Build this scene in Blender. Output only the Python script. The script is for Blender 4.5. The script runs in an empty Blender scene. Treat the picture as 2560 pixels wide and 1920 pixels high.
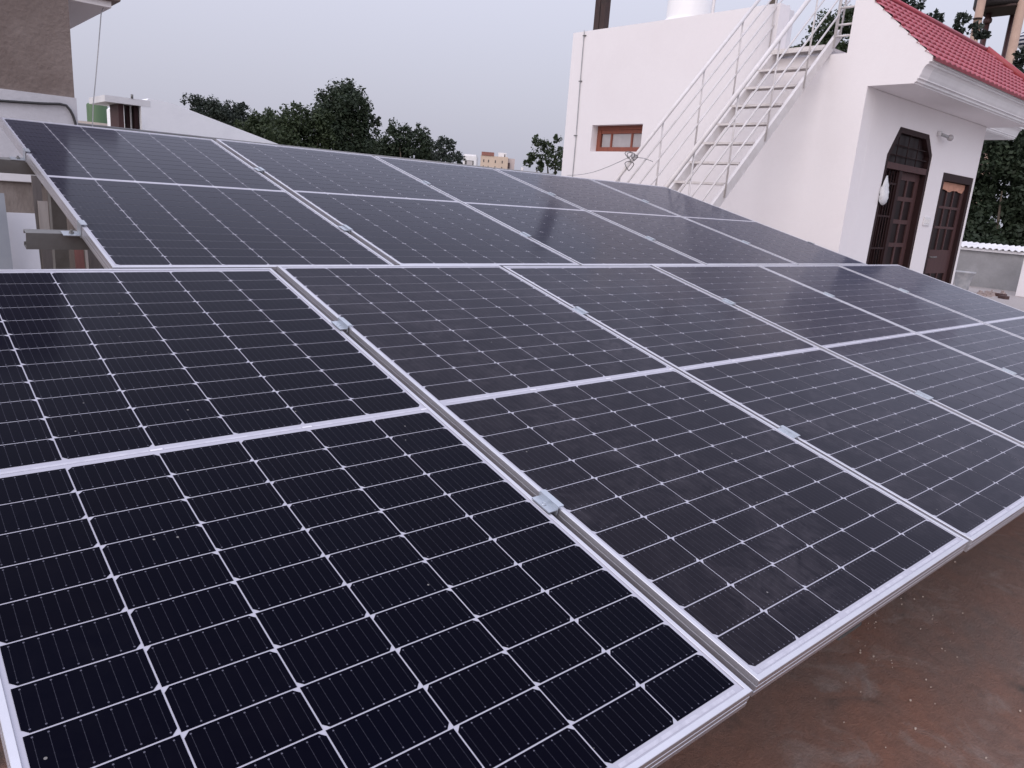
import bpy, bmesh, math, random
from mathutils import Vector, Matrix
R = math.radians
scene = bpy.context.scene
col = scene.collection
random.seed(7)

# ------------------------------------------------------------------ camera
HC = 1.45                      # eye height above the terrace
F = 1864.27                    # focal length in photo pixels (2560 x 1920)
M = ((0.75597204, -0.10473743, 0.64617052),      # rows: world x, y, z of the camera's right, down, forward
     (-0.65048352, -0.23077565, 0.72361163),
     (0.0733312, -0.96735344, -0.24258991))
cam_d = bpy.data.cameras.new('camera'); cam = bpy.data.objects.new('camera', cam_d); col.objects.link(cam)
cam_d.sensor_width = 36.0; cam_d.lens = 36.0 * F / 2560.0; cam_d.clip_start = 0.05; cam_d.clip_end = 3000
cam.matrix_world = Matrix(((M[0][0], -M[0][1], -M[0][2], 0), (M[1][0], -M[1][1], -M[1][2], 0), (M[2][0], -M[2][1], -M[2][2], HC), (0, 0, 0, 1)))
scene.camera = cam

# ------------------------------------------------------------------ sky and sun
SUN_EL, SUN_AZ = R(27), R(199)          # direction TO the sun, azimuth counter-clockwise from +x
world = bpy.data.worlds.new('World'); scene.world = world; world.use_nodes = True
wn, wl = world.node_tree.nodes, world.node_tree.links
bg = wn['Background']
sky = wn.new('ShaderNodeTexSky'); sky.sky_type = 'NISHITA'; sky.sun_disc = False
sky.sun_elevation = SUN_EL; sky.sun_rotation = R(90) - SUN_AZ
sky.air_density = 1.6; sky.dust_density = 6.0; sky.ozone_density = 1.0
cloud = wn.new('ShaderNodeMixRGB'); cloud.blend_type = 'MIX'          # even overcast veil over the clear sky
cloud.inputs['Fac'].default_value = 0.90
# standard overcast sky: luminance rises from the horizon to the zenith as (1 + 2 sin h) / 3
wtc = wn.new('ShaderNodeTexCoord'); wsp = wn.new('ShaderNodeSeparateXYZ'); wl.new(wtc.outputs['Generated'], wsp.inputs[0])
wmx = wn.new('ShaderNodeMath'); wmx.operation = 'MAXIMUM'; wl.new(wsp.outputs['Z'], wmx.inputs[0]); wmx.inputs[1].default_value = 0.0
wma = wn.new('ShaderNodeMath'); wma.operation = 'MULTIPLY_ADD'; wl.new(wmx.outputs[0], wma.inputs[0]); wma.inputs[1].default_value = 2 / 3; wma.inputs[2].default_value = 1 / 3
wsc = wn.new('ShaderNodeVectorMath'); wsc.operation = 'SCALE'; wsc.inputs[0].default_value = (8.95, 9.0, 10.9); wl.new(wma.outputs[0], wsc.inputs['Scale'])
wl.new(wsc.outputs[0], cloud.inputs['Color2'])
wl.new(sky.outputs['Color'], cloud.inputs['Color1']); wl.new(cloud.outputs['Color'], bg.inputs['Color'])
bg.inputs['Strength'].default_value = 0.10
sd = bpy.data.lights.new('sun', 'SUN'); sd.energy = 1.05; sd.angle = R(80); sd.color = (1.0, 0.91, 0.91)
sun = bpy.data.objects.new('sun', sd); col.objects.link(sun)
sdir = Vector((math.cos(SUN_EL) * math.cos(SUN_AZ), math.cos(SUN_EL) * math.sin(SUN_AZ), math.sin(SUN_EL)))
sun.rotation_euler = sdir.to_track_quat('Z', 'Y').to_euler(); sun.location = (-6, -6, 12)
vs = scene.view_settings
vs.view_transform = 'Standard'; vs.look = 'None'; vs.gamma = 1.0; vs.exposure = 0.72; vs.use_curve_mapping = False

# ------------------------------------------------------------------ pixels to places
def ray(x, y):
    d = ((x - 1280) / F, (y - 960) / F, 1.0)
    return Vector([r[0] * d[0] + r[1] * d[1] + r[2] * d[2] for r in M])
EYE = Vector((0, 0, HC))
def at_x(x, y, X): d = ray(x, y); return EYE + d * (X / d.x)
def at_y(x, y, Y): d = ray(x, y); return EYE + d * (Y / d.y)
def at_z(x, y, Z): d = ray(x, y); return EYE + d * ((Z - HC) / d.z)
def at_d(x, y, D): return EYE + ray(x, y) * D

# ------------------------------------------------------------------ materials
MATS = {}
def nodes_of(name):
    m = bpy.data.materials.new(name); m.use_nodes = True
    return m, m.node_tree.nodes, m.node_tree.links, m.node_tree.nodes['Principled BSDF']
def N(nt, t, **kw):
    n = nt.new(t)
    for k, v in kw.items(): setattr(n, k, v)
    return n
def mth(nt, lk, op, a, b=None, c=None, clamp=False):
    n = nt.new('ShaderNodeMath'); n.operation = op; n.use_clamp = clamp
    for i, v in enumerate((a, b, c)):
        if v is None: continue
        if isinstance(v, (int, float)): n.inputs[i].default_value = v
        else: lk.new(v, n.inputs[i])
    return n.outputs[0]
def mixc(nt, lk, fac, a, b):
    n = nt.new('ShaderNodeMixRGB')
    for k, v in (('Fac', fac), ('Color1', a), ('Color2', b)):
        if isinstance(v, tuple): n.inputs[k].default_value = v + (1,) if len(v) == 3 else v
        elif isinstance(v, (int, float)): n.inputs[k].default_value = v
        else: lk.new(v, n.inputs[k])
    return n.outputs['Color']
def noise(nt, lk, vec, scale, detail=5, rough=0.55, dist=0.0):
    n = nt.new('ShaderNodeTexNoise'); n.inputs['Scale'].default_value = scale; n.inputs['Detail'].default_value = detail
    n.inputs['Roughness'].default_value = rough; n.inputs['Distortion'].default_value = dist
    if vec is not None: lk.new(vec, n.inputs['Vector'])
    return n.outputs['Fac']
def ramp(nt, lk, fac, lo, hi):
    n = nt.new('ShaderNodeMapRange'); n.inputs['From Min'].default_value = lo; n.inputs['From Max'].default_value = hi
    lk.new(fac, n.inputs['Value']); return n.outputs['Result']
def mat(name, c1, c2=None, rough=0.6, scale=3.0, lo=0.35, hi=0.7, bump=0.0, bscale=60.0, metal=0.0, stretch=None, spec=0.5, fine=0.0):
    """base colour c1 with patches of c2, fine relief"""
    if name in MATS: return MATS[name]
    m, nt, lk, b = nodes_of(name)
    geo = nt.new('ShaderNodeNewGeometry'); vec = geo.outputs['Position']
    if stretch:
        mp = nt.new('ShaderNodeMapping'); mp.inputs['Scale'].default_value = stretch; lk.new(vec, mp.inputs['Vector']); vec = mp.outputs['Vector']
    if c2 is None: c2 = tuple(v * 0.82 for v in c1)
    f = ramp(nt, lk, noise(nt, lk, vec, scale, 6, 0.6, 0.3), lo, hi)
    cc = mixc(nt, lk, f, c1, c2)
    if fine:
        f2 = noise(nt, lk, vec, scale * 14, 3, 0.7)
        mul = mth(nt, lk, 'MULTIPLY_ADD', f2, fine, 1 - fine / 2)
        cc2 = nt.new('ShaderNodeMixRGB'); cc2.blend_type = 'MULTIPLY'; cc2.inputs['Fac'].default_value = 1
        lk.new(cc, cc2.inputs['Color1']); lk.new(mul, cc2.inputs['Color2']); cc = cc2.outputs['Color']
    lk.new(cc, b.inputs['Base Color'])
    b.inputs['Roughness'].default_value = rough; b.inputs['Metallic'].default_value = metal; b.inputs['Specular IOR Level'].default_value = spec
    if bump:
        bn = nt.new('ShaderNodeBump'); bn.inputs['Strength'].default_value = bump; bn.inputs['Distance'].default_value = 0.01
        lk.new(noise(nt, lk, vec, bscale, 4), bn.inputs['Height']); lk.new(bn.outputs['Normal'], b.inputs['Normal'])
    MATS[name] = m; return m

def make_cell_material():
    m, nt, lk, b = nodes_of('solar_cell')
    tc = nt.new('ShaderNodeTexCoord'); sp = nt.new('ShaderNodeSeparateXYZ'); lk.new(tc.outputs['Object'], sp.inputs[0])
    x, y = sp.outputs['X'], sp.outputs['Y']
    pitch = 0.1642 / 9
    fr = mth(nt, lk, 'FRACT', mth(nt, lk, 'ADD', mth(nt, lk, 'DIVIDE', x, pitch), 0.5 + 4.0))
    dist = mth(nt, lk, 'MULTIPLY', mth(nt, lk, 'ABSOLUTE', mth(nt, lk, 'SUBTRACT', fr, 0.5)), -pitch)
    # FRACT centred on bars: bars where fr is near 0.5
    ay = mth(nt, lk, 'ABSOLUTE', y)
    pad = mth(nt, lk, 'LESS_THAN', mth(nt, lk, 'ABSOLUTE', mth(nt, lk, 'SUBTRACT', ay, 0.0352)), 0.0011)
    fr2 = mth(nt, lk, 'FRACT', mth(nt, lk, 'ADD', mth(nt, lk, 'DIVIDE', y, 0.014), 0.5))
    dot = mth(nt, lk, 'LESS_THAN', mth(nt, lk, 'ABSOLUTE', mth(nt, lk, 'SUBTRACT', fr2, 0.5)), 0.05)
    w = mth(nt, lk, 'ADD', mth(nt, lk, 'MULTIPLY', pad, 0.0009), mth(nt, lk, 'MULTIPLY', dot, 0.0003))
    w = mth(nt, lk, 'ADD', w, 0.00032)
    inside = mth(nt, lk, 'LESS_THAN', ay, 0.0374)
    bar = mth(nt, lk, 'GREATER_THAN', mth(nt, lk, 'ADD', dist, w), 0.0)
    bar = mth(nt, lk, 'MULTIPLY', bar, inside)
    oi = nt.new('ShaderNodeObjectInfo'); geo = nt.new('ShaderNodeNewGeometry')
    base = mixc(nt, lk, oi.outputs['Random'], (0.0004, 0.0005, 0.0040), (0.0005, 0.0004, 0.0034))
    d1 = noise(nt, lk, geo.outputs['Position'], 2.2, 6, 0.65, 0.8); d2 = noise(nt, lk, geo.outputs['Position'], 17, 4, 0.6, 1.5)
    dust = mth(nt, lk, 'MULTIPLY', ramp(nt, lk, d1, 0.42, 0.78), ramp(nt, lk, d2, 0.35, 0.75))
    # more dust where rain water dries, along the lower rim and on the right-hand panels
    px = nt.new('ShaderNodeSeparateXYZ'); lk.new(geo.outputs['Position'], px.inputs[0])
    more = mth(nt, lk, 'MULTIPLY_ADD', mth(nt, lk, 'MULTIPLY', ramp(nt, lk, px.outputs['X'], 1.11, 1.16), ramp(nt, lk, px.outputs['Y'], 2.8, 2.3)), 0.95, 0.05)
    dust = mth(nt, lk, 'MULTIPLY', mth(nt, lk, 'MULTIPLY', dust, more), 0.15, clamp=True)
    cc = mixc(nt, lk, bar, base, mixc(nt, lk, pad, (0.030, 0.030, 0.042), (0.10, 0.10, 0.13)))
    film = mth(nt, lk, 'ADD', dust, mth(nt, lk, 'MULTIPLY', more, 0.034))
    cc = mixc(nt, lk, film, cc, (0.335, 0.30, 0.335))
    vo = nt.new('ShaderNodeTexVoronoi'); vo.inputs['Scale'].default_value = 26; lk.new(geo.outputs['Position'], vo.inputs['Vector'])
    rnd = nt.new('ShaderNodeSeparateColor'); lk.new(vo.outputs['Color'], rnd.inputs[0])
    speck = mth(nt, lk, 'MULTIPLY', mth(nt, lk, 'LESS_THAN', vo.outputs['Distance'], 0.055), mth(nt, lk, 'GREATER_THAN', rnd.outputs[0], 0.86))
    cc = mixc(nt, lk, mth(nt, lk, 'MULTIPLY', speck, 0.35), cc, (0.5, 0.48, 0.46))
    lk.new(cc, b.inputs['Base Color'])
    lk.new(mth(nt, lk, 'MULTIPLY_ADD', d2, 0.06, 0.09), b.inputs['Roughness'])
    b.inputs['IOR'].default_value = 1.085; b.inputs['Specular Tint'].default_value = (0.8, 0.84, 1.0, 1)
    b.inputs['Sheen Weight'].default_value = 0.30; b.inputs['Sheen Roughness'].default_value = 0.3; b.inputs['Sheen Tint'].default_value = (0.62, 0.68, 1.0, 1)      # bluish sheen added to imitate brighter sky reflection at grazing angles, modelled as dust
    return m
def make_backsheet_material():
    m, nt, lk, b = nodes_of('white_backsheet')
    geo = nt.new('ShaderNodeNewGeometry')
    f = noise(nt, lk, geo.outputs['Position'], 5, 5)
    lk.new(mixc(nt, lk, f, (0.37, 0.37, 0.43), (0.44, 0.44, 0.50)), b.inputs['Base Color'])
    b.inputs['Roughness'].default_value = 0.12; b.inputs['IOR'].default_value = 1.115
    return m
def make_floor_material():
    m, nt, lk, b = nodes_of('terrace_concrete')
    geo = nt.new('ShaderNodeNewGeometry'); v = geo.outputs['Position']
    n1 = noise(nt, lk, v, 1.1, 7, 0.62, 0.6); n2 = noise(nt, lk, v, 3.7, 7, 0.65, 1.0); n3 = noise(nt, lk, v, 24, 5, 0.7, 0.3)
    sx = nt.new('ShaderNodeSeparateXYZ'); lk.new(v, sx.inputs[0])
    c = mixc(nt, lk, ramp(nt, lk, n1, 0.36, 0.62), (0.225, 0.105, 0.068), (0.150, 0.104, 0.086))
    c = mixc(nt, lk, ramp(nt, lk, n2, 0.55, 0.75), c, (0.26, 0.205, 0.180))
    c = mixc(nt, lk, ramp(nt, lk, noise(nt, lk, v, 2.1, 6, 0.6, 1.3), 0.6, 0.72), c, (0.066, 0.050, 0.040))
    c = mixc(nt, lk, mth(nt, lk, 'MAXIMUM', ramp(nt, lk, sx.outputs['X'], 5.5, 9.0), ramp(nt, lk, sx.outputs['Y'], 4.4, 6.0)), c, (0.36, 0.325, 0.315))       # dry, dusty far end; paler behind the rows too, added to bounce light upward
    mul = nt.new('ShaderNodeMixRGB'); mul.blend_type = 'MULTIPLY'; mul.inputs['Fac'].default_value = 1
    lk.new(c, mul.inputs['Color1']); lk.new(mth(nt, lk, 'MULTIPLY_ADD', mth(nt, lk, 'ADD', mth(nt, lk, 'MULTIPLY', n3, 0.6), mth(nt, lk, 'MULTIPLY', noise(nt, lk, v, 75, 4, 0.8), 0.4)), 1.3, 0.35), mul.inputs['Color2'])
    lk.new(mul.outputs['Color'], b.inputs['Base Color'])
    lk.new(ramp(nt, lk, n2, 0.2, 0.8), b.inputs['Roughness'])
    rr = mth(nt, lk, 'MULTIPLY_ADD', n2, 0.35, 0.55); lk.new(rr, b.inputs['Roughness'])
    bn = nt.new('ShaderNodeBump'); bn.inputs['Strength'].default_value = 0.8; bn.inputs['Distance'].default_value = 0.012
    lk.new(mth(nt, lk, 'ADD', n3, noise(nt, lk, v, 110, 5, 0.75)), bn.inputs['Height']); lk.new(bn.outputs['Normal'], b.inputs['Normal'])
    return m
def make_leaf_material(name, dark, light, trans=0.25):
    m, nt, lk, b = nodes_of(name)
    geo = nt.new('ShaderNodeNewGeometry')
    f = noise(nt, lk, geo.outputs['Position'], 0.9, 3)
    a = mixc(nt, lk, geo.outputs['Random Per Island'], dark, light)
    cc = mixc(nt, lk, ramp(nt, lk, f, 0.35, 0.65), a, tuple(0.5 * (p + q) * 0.8 for p, q in zip(dark, light)))
    lk.new(cc, b.inputs['Base Color']); b.inputs['Roughness'].default_value = 0.6; b.inputs['Specular IOR Level'].default_value = 0.25
    tr = nt.new('ShaderNodeBsdfTranslucent'); lk.new(cc, tr.inputs['Color'])
    mx = nt.new('ShaderNodeMixShader'); mx.inputs[0].default_value = trans
    lk.new(b.outputs[0], mx.inputs[1]); lk.new(tr.outputs[0], mx.inputs[2]); lk.new(mx.outputs[0], nt['Material Output'].inputs['Surface'])
    return m

CELL = make_cell_material(); SHEET = make_backsheet_material(); FLOOR = make_floor_material()
ALU = mat('anodised_aluminium', (0.64, 0.64, 0.68), (0.57, 0.57, 0.61), rough=0.38, scale=6, metal=0.85, stretch=(1, 1, 1), fine=0.08)
GALV = mat('galvanised_steel', (0.50, 0.545, 0.60), (0.42, 0.455, 0.50), rough=0.38, scale=30, metal=0.75)
STEEL = mat('dull_steel', (0.20, 0.20, 0.20), (0.13, 0.125, 0.12), rough=0.55, scale=9, metal=0.5)
WHITE = mat('white_paint_wall', (0.80, 0.775, 0.79), (0.775, 0.745, 0.76), rough=0.75, scale=1.3, bump=0.12, bscale=45, fine=0.04)
WHITE2 = mat('white_paint_moulding', (0.72, 0.715, 0.73), (0.62, 0.61, 0.63), rough=0.55, scale=2.0, fine=0.05)
RAIL = mat('white_enamel_steel', (0.66, 0.635, 0.635), (0.56, 0.53, 0.52), rough=0.4, scale=7)
RAILDIRTY = mat('worn_white_enamel', (0.66, 0.63, 0.62), (0.48, 0.44, 0.42), rough=0.5, scale=8, lo=0.45, hi=0.75)
TILE = mat('red_roof_tile', (0.40, 0.075, 0.102), (0.33, 0.058, 0.082), rough=0.5, scale=3.5, fine=0.12)
TILE2 = mat('deep_red_ridge', (0.30, 0.035, 0.045), rough=0.45, scale=4)
WOOD = mat('dark_brown_door', (0.030, 0.014, 0.015), (0.022, 0.011, 0.012), rough=0.6, scale=3, stretch=(6, 6, 1), spec=0.15)
WOODL = mat('mid_brown_door', (0.080, 0.040, 0.040), (0.060, 0.031, 0.032), rough=0.6, scale=3, stretch=(6, 6, 1), spec=0.2)
GLASSD = mat('dark_door_glass', (0.012, 0.007, 0.008), (0.020, 0.011, 0.012), rough=0.35, scale=4, spec=0.06)
REDWOOD = mat('red_brown_window_frame', (0.26, 0.075, 0.045), (0.19, 0.06, 0.04), rough=0.6, scale=12, stretch=(1, 4, 1), fine=0.2)
FROST = mat('frosted_pane', (0.42, 0.40, 0.41), (0.36, 0.34, 0.35), rough=0.25, scale=6)
BAREWOOD = mat('bare_wood_strip', (0.50, 0.25, 0.17), (0.38, 0.18, 0.12), rough=0.7, scale=9)
BROWN = mat('brown_render', (0.165, 0.130, 0.118), (0.225, 0.185, 0.170), rough=0.9, scale=2.6, lo=0.4, hi=0.72, bump=0.8, bscale=28, fine=0.35)
GREYW = mat('pale_grey_render', (0.56, 0.56, 0.60), (0.45, 0.45, 0.48), rough=0.85, scale=2.4, bump=0.3, bscale=40, fine=0.15)
STAINW = mat('stained_grey_brown_render', (0.185, 0.155, 0.140), (0.30, 0.265, 0.245), rough=0.9, scale=2.4, lo=0.45, hi=0.7, stretch=(2.5, 2.5, 0.8), bump=0.4, bscale=30, fine=0.25)
CONC = mat('grey_concrete', (0.30, 0.30, 0.31), (0.22, 0.22, 0.225), rough=0.9, scale=2, bump=0.3, fine=0.2)
BLACK = mat('black_rubber', (0.035, 0.035, 0.038), rough=0.5)
BOARDW = mat('white_melamine_board', (0.60, 0.61, 0.66), (0.54, 0.55, 0.60), rough=0.45, scale=3)
BOARDG = mat('blue_grey_board', (0.215, 0.235, 0.27), (0.27, 0.29, 0.32), rough=0.6, scale=3)
PLY = mat('weathered_plywood', (0.215, 0.180, 0.155), (0.155, 0.130, 0.115), rough=0.85, scale=3, stretch=(9, 9, 1), fine=0.2)
PLYD = mat('dark_plank', (0.085, 0.075, 0.075), (0.125, 0.11, 0.105), rough=0.85, scale=3, stretch=(9, 9, 1))
PLYL = mat('pale_plank', (0.30, 0.275, 0.26), (0.23, 0.205, 0.195), rough=0.85, scale=3, stretch=(9, 9, 1))
PLYR = mat('red_brown_plank', (0.195, 0.085, 0.075), (0.14, 0.06, 0.055), rough=0.8, scale=3, stretch=(9, 9, 1))
TANK = mat('white_plastic_tank', (0.78, 0.77, 0.77), (0.70, 0.69, 0.68), rough=0.4, scale=2)
RUST = mat('dark_rusted_angle', (0.030, 0.019, 0.018), (0.055, 0.030, 0.026), rough=0.8, scale=14, fine=0.3)
BARK = mat('tree_bark', (0.10, 0.08, 0.06), (0.06, 0.05, 0.04), rough=0.95, scale=5, stretch=(3, 3, 1), bump=0.6, bscale=12)
BLACKTANK = mat('black_tank_plastic', (0.016, 0.013, 0.015), (0.022, 0.018, 0.02), rough=0.5, scale=1)
TAN = mat('tan_painted_column', (0.40, 0.28, 0.22), (0.34, 0.235, 0.185), rough=0.75, scale=2.5, fine=0.1)
MAROON = mat('maroon_pipe', (0.075, 0.035, 0.036), (0.05, 0.026, 0.027), rough=0.55, scale=3)
GROUND = mat('far_ground', (0.10, 0.11, 0.08), (0.16, 0.14, 0.11), rough=0.95, scale=0.05)
BEIGE = mat('beige_facade', (0.56, 0.45, 0.36), (0.49, 0.39, 0.32), rough=0.85, scale=0.3)
BRICKRED = mat('brick_red_parapet', (0.27, 0.12, 0.10), (0.21, 0.095, 0.08), rough=0.9, scale=0.8)
GREEN = mat('green_plastic_tank', (0.075, 0.14, 0.065), (0.06, 0.115, 0.055), rough=0.6, scale=1.2)
DARKW = mat('dark_window', (0.045, 0.04, 0.04), rough=0.2)
POT = mat('pale_cement_pot', (0.33, 0.34, 0.36), (0.45, 0.45, 0.46), rough=0.8, scale=7, lo=0.4, hi=0.65)
DEBRIS = mat('pale_rubble', (0.36, 0.29, 0.27), (0.26, 0.21, 0.20), rough=0.95, scale=10, fine=0.3)
BRICK = mat('wet_brick', (0.085, 0.045, 0.042), (0.065, 0.038, 0.036), rough=0.8, scale=12)
CLOTH = mat('white_plastic_bag', (0.66, 0.68, 0.71), (0.58, 0.60, 0.63), rough=0.5, scale=9)
LEAF_A = make_leaf_material('leaves_dark', (0.020, 0.032, 0.020), (0.048, 0.068, 0.040))
LEAF_B = make_leaf_material('leaves_mid', (0.026, 0.040, 0.020), (0.062, 0.085, 0.042))
LEAF_C = make_leaf_material('leaves_blue_green', (0.024, 0.034, 0.028), (0.055, 0.070, 0.055))

# ------------------------------------------------------------------ object helpers
ORG = {}
def tag(o, label=None, cat=None, group=None, kind=None):
    for k, v in (('label', label), ('category', cat), ('group', group), ('kind', kind)):
        if v: o[k] = v
    return o
def empty(name, loc=(0, 0, 0), label=None, cat=None, group=None, rot=None):
    o = bpy.data.objects.new(name, None); col.objects.link(o); o.location = loc; o.empty_display_size = 0.05
    if rot: o.rotation_euler = rot
    ORG[o] = Vector(loc); return tag(o, label, cat, group)
class MB:
    """collects shapes in world coordinates and links them as one mesh object"""
    def __init__(s): s.v = []; s.f = []; s.smooth = set()
    def add(s, vs_, fs, smooth=False):
        o = len(s.v); s.v += [Vector(p) for p in vs_]
        for f in fs:
            if smooth: s.smooth.add(len(s.f))
            s.f.append([i + o for i in f])
        return s
    def box(s, a, b):
        (x0, y0, z0), (x1, y1, z1) = a, b
        x0, x1 = sorted((x0, x1)); y0, y1 = sorted((y0, y1)); z0, z1 = sorted((z0, z1))
        return s.add([(x0, y0, z0), (x1, y0, z0), (x1, y1, z0), (x0, y1, z0), (x0, y0, z1), (x1, y0, z1), (x1, y1, z1), (x0, y1, z1)],
                     [(3, 2, 1, 0), (4, 5, 6, 7), (0, 1, 5, 4), (1, 2, 6, 5), (2, 3, 7, 6), (3, 0, 4, 7)])
    def prism(s, poly, axis, a, b):
        """poly in the two other axes (in x,y,z order), extruded along axis from a to b"""
        def P(p, t):
            q = list(p); q.insert(axis, t); return q
        n = len(poly); area = sum(poly[i][0] * poly[(i + 1) % n][1] - poly[(i + 1) % n][0] * poly[i][1] for i in range(n))
        poly = poly if (area > 0) != (axis == 1) else poly[::-1]
        a, b = min(a, b), max(a, b)
        vs_ = [P(p, a) for p in poly] + [P(p, b) for p in poly]
        fs = [tuple(range(n))[::-1], tuple(range(n, 2 * n))] + [(i, (i + 1) % n, n + (i + 1) % n, n + i) for i in range(n)]
        return s.add(vs_, fs)
    def tube(s, pts, r, n=8, caps=True, r2=None):
        pts = [Vector(p) for p in pts]; k = len(pts); rings = []; o = len(s.v)
        for i, p in enumerate(pts):
            t = (pts[min(i + 1, k - 1)] - pts[max(i - 1, 0)]).normalized()
            h = Vector((0, 0, 1)) if abs(t.z) < 0.9 else Vector((1, 0, 0))
            a = t.cross(h).normalized(); b = t.cross(a)
            rr = r if r2 is None else r + (r2 - r) * i / (k - 1)
            s.v += [p + a * math.cos(2 * math.pi * j / n) * rr + b * math.sin(2 * math.pi * j / n) * rr for j in range(n)]
        for i in range(k - 1):
            for j in range(n):
                s.smooth.add(len(s.f)); s.f.append([o + i * n + j, o + (i + 1) * n + j, o + (i + 1) * n + (j + 1) % n, o + i * n + (j + 1) % n])
        if caps:
            s.f.append([o + j for j in range(n)]); s.f.append([o + (k - 1) * n + j for j in reversed(range(n))])
        return s
    def lathe(s, prof, c, n=24, smooth=True):
        o = len(s.v); c = Vector(c); k = len(prof)
        for r, z in prof: s.v += [c + Vector((r * math.cos(2 * math.pi * j / n), r * math.sin(2 * math.pi * j / n), z)) for j in range(n)]
        for i in range(k - 1):
            for j in range(n):
                if smooth: s.smooth.add(len(s.f))
                s.f.append([o + i * n + j, o + i * n + (j + 1) % n, o + (i + 1) * n + (j + 1) % n, o + (i + 1) * n + j])
        s.f.append([o + j for j in reversed(range(n))]); s.f.append([o + (k - 1) * n + j for j in range(n)])
        return s
    def bar(s, p, q, w, h, up=(0, 0, 1)):
        """rectangular bar from p to q, w across, h along up"""
        p, q = Vector(p), Vector(q); t = (q - p).normalized(); a = t.cross(Vector(up)).normalized(); b = a.cross(t)
        vs_ = [e + a * (w / 2 * i) + b * (h / 2 * j) for e in (p, q) for i, j in ((-1, -1), (1, -1), (1, 1), (-1, 1))]
        return s.add(vs_, [(0, 1, 2, 3), (7, 6, 5, 4), (0, 4, 5, 1), (1, 5, 6, 2), (2, 6, 7, 3), (3, 7, 4, 0)])
    def mesh(s, name, m, org=Vector((0, 0, 0))):
        me = bpy.data.meshes.new(name); me.from_pydata([v - org for v in s.v], [], s.f); me.materials.append(m)
        if s.smooth: me.polygons.foreach_set('use_smooth', [i in s.smooth for i in range(len(s.f))])
        me.update(); return me
    def build(s, name, m, parent=None, bevel=0.0, org=None):
        if parent is not None: org = ORG.get(parent, Vector((0, 0, 0)))
        elif org is None:
            lo = [min(v[i] for v in s.v) for i in range(3)]; hi = [max(v[i] for v in s.v) for i in range(3)]
            org = Vector(((lo[0] + hi[0]) / 2, (lo[1] + hi[1]) / 2, lo[2]))
        o = bpy.data.objects.new(name, s.mesh(name, m, org)); col.objects.link(o)
        if parent is not None: o.parent = parent
        else: o.location = org
        ORG[o] = Vector(org)
        if bevel:
            bm_ = o.modifiers.new('soft_edges', 'BEVEL'); bm_.width = bevel; bm_.segments = 2; bm_.limit_method = 'ANGLE'; bm_.angle_limit = R(35)
        return o
def link(name, me, parent, loc=(0, 0, 0), rot=None):
    o = bpy.data.objects.new(name, me); col.objects.link(o); o.parent = parent; o.location = loc
    if rot: o.rotation_euler = rot
    return o

# ================================================================== the setting
tag(MB().box((-420, -420, -6.9), (900, 900, -6.7)).build('ground', GROUND), kind='structure')
tag(MB().box((-7, -7, -0.35), (24.2, 12.2, 0)).build('terrace_floor', FLOOR), kind='structure')

# ================================================================== the solar array
TILT = R(13.866)
UP = Vector((0, math.cos(TILT), math.sin(TILT))); NRM = Vector((0, -math.sin(TILT), math.cos(TILT)))
PW, PL, PITCH = 1.038, 2.094, 1.060
S1 = Vector((1.1250, 2.5817, HC - 0.3017))          # first joint of the front row, upper rim, top of frames
S2 = S1 + Vector((0.5253, 0, 0)) + UP * 2.0994      # the same joint of the rear row
CW, CH, GX, GY, MID = 0.1644, 0.0811, 0.0029, 0.0029, 0.031
# shared meshes, panel coordinates: x across, y up the slope, z out of the glass; 0,0 is the middle of the lower rim, z 0 the frame top
ch = 0.0085; hx, hy = CW / 2, CH / 2
cv = [(-hx, -hy), (hx, -hy), (hx, hy - ch), (hx - ch, hy), (-hx + ch, hy), (-hx, hy - ch)]
cell_me = MB().add([(a, b, 0.0006) for a, b in cv] + [(a, b, 0) for a, b in cv],
                   [tuple(range(6))] + [((i + 1) % 6, i, 6 + i, 6 + (i + 1) % 6) for i in range(6)]).mesh('cell', CELL)
sheet_me = MB().box((-PW / 2 + 0.004, 0.004, -0.007), (PW / 2 - 0.004, PL - 0.004, -0.0025)).mesh('backsheet', SHEET)
FD = 0.040
fprof = [(0, -FD), (0, -FD + 0.011), (0.0012, -FD + 0.0115), (0.0012, -FD + 0.0135), (0, -FD + 0.014), (0, -0.0155), (0.0012, -0.015), (0.0012, -0.013), (0, -0.0125), (0, -0.0008), (0.0008, 0),
         (0.0105, 0), (0.0110, -0.0005), (0.0110, -0.0022), (0.0035, -0.0022), (0.0035, -0.0085), (0.0025, -0.0085), (0.0025, -FD + 0.002), (0.025, -FD + 0.002), (0.025, -FD)]
def rail_mesh(length, name):
    """outer face at x = 0 looking to -x, running along y from 0, ends mitred"""
    n = len(fprof); v = [(x, x, z) for x, z in fprof] + [(x, length - x, z) for x, z in fprof]
    f = [(i, (i + 1) % n, n + (i + 1) % n, n + i) for i in range(n)]
    return MB().add(v, [t[::-1] for t in f]).mesh(name, ALU)
rail_long = rail_mesh(PL, 'frame_rail_long'); rail_short = rail_mesh(PW, 'frame_rail_short')
tab_me = MB().box((-0.012, -0.003, 0), (0.012, 0.003, 0.0005)).mesh('ribbon', mat('tinned_ribbon', (0.60, 0.60, 0.64), (0.68, 0.68, 0.72), rough=0.35, scale=40))
bus_me = MB().box((-0.152, -0.0035, 0), (0.152, 0.0035, 0.0004)).mesh('busbar', mat('busbar_ribbon', (0.39, 0.39, 0.45), (0.50, 0.50, 0.56), rough=0.3, scale=60))
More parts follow.
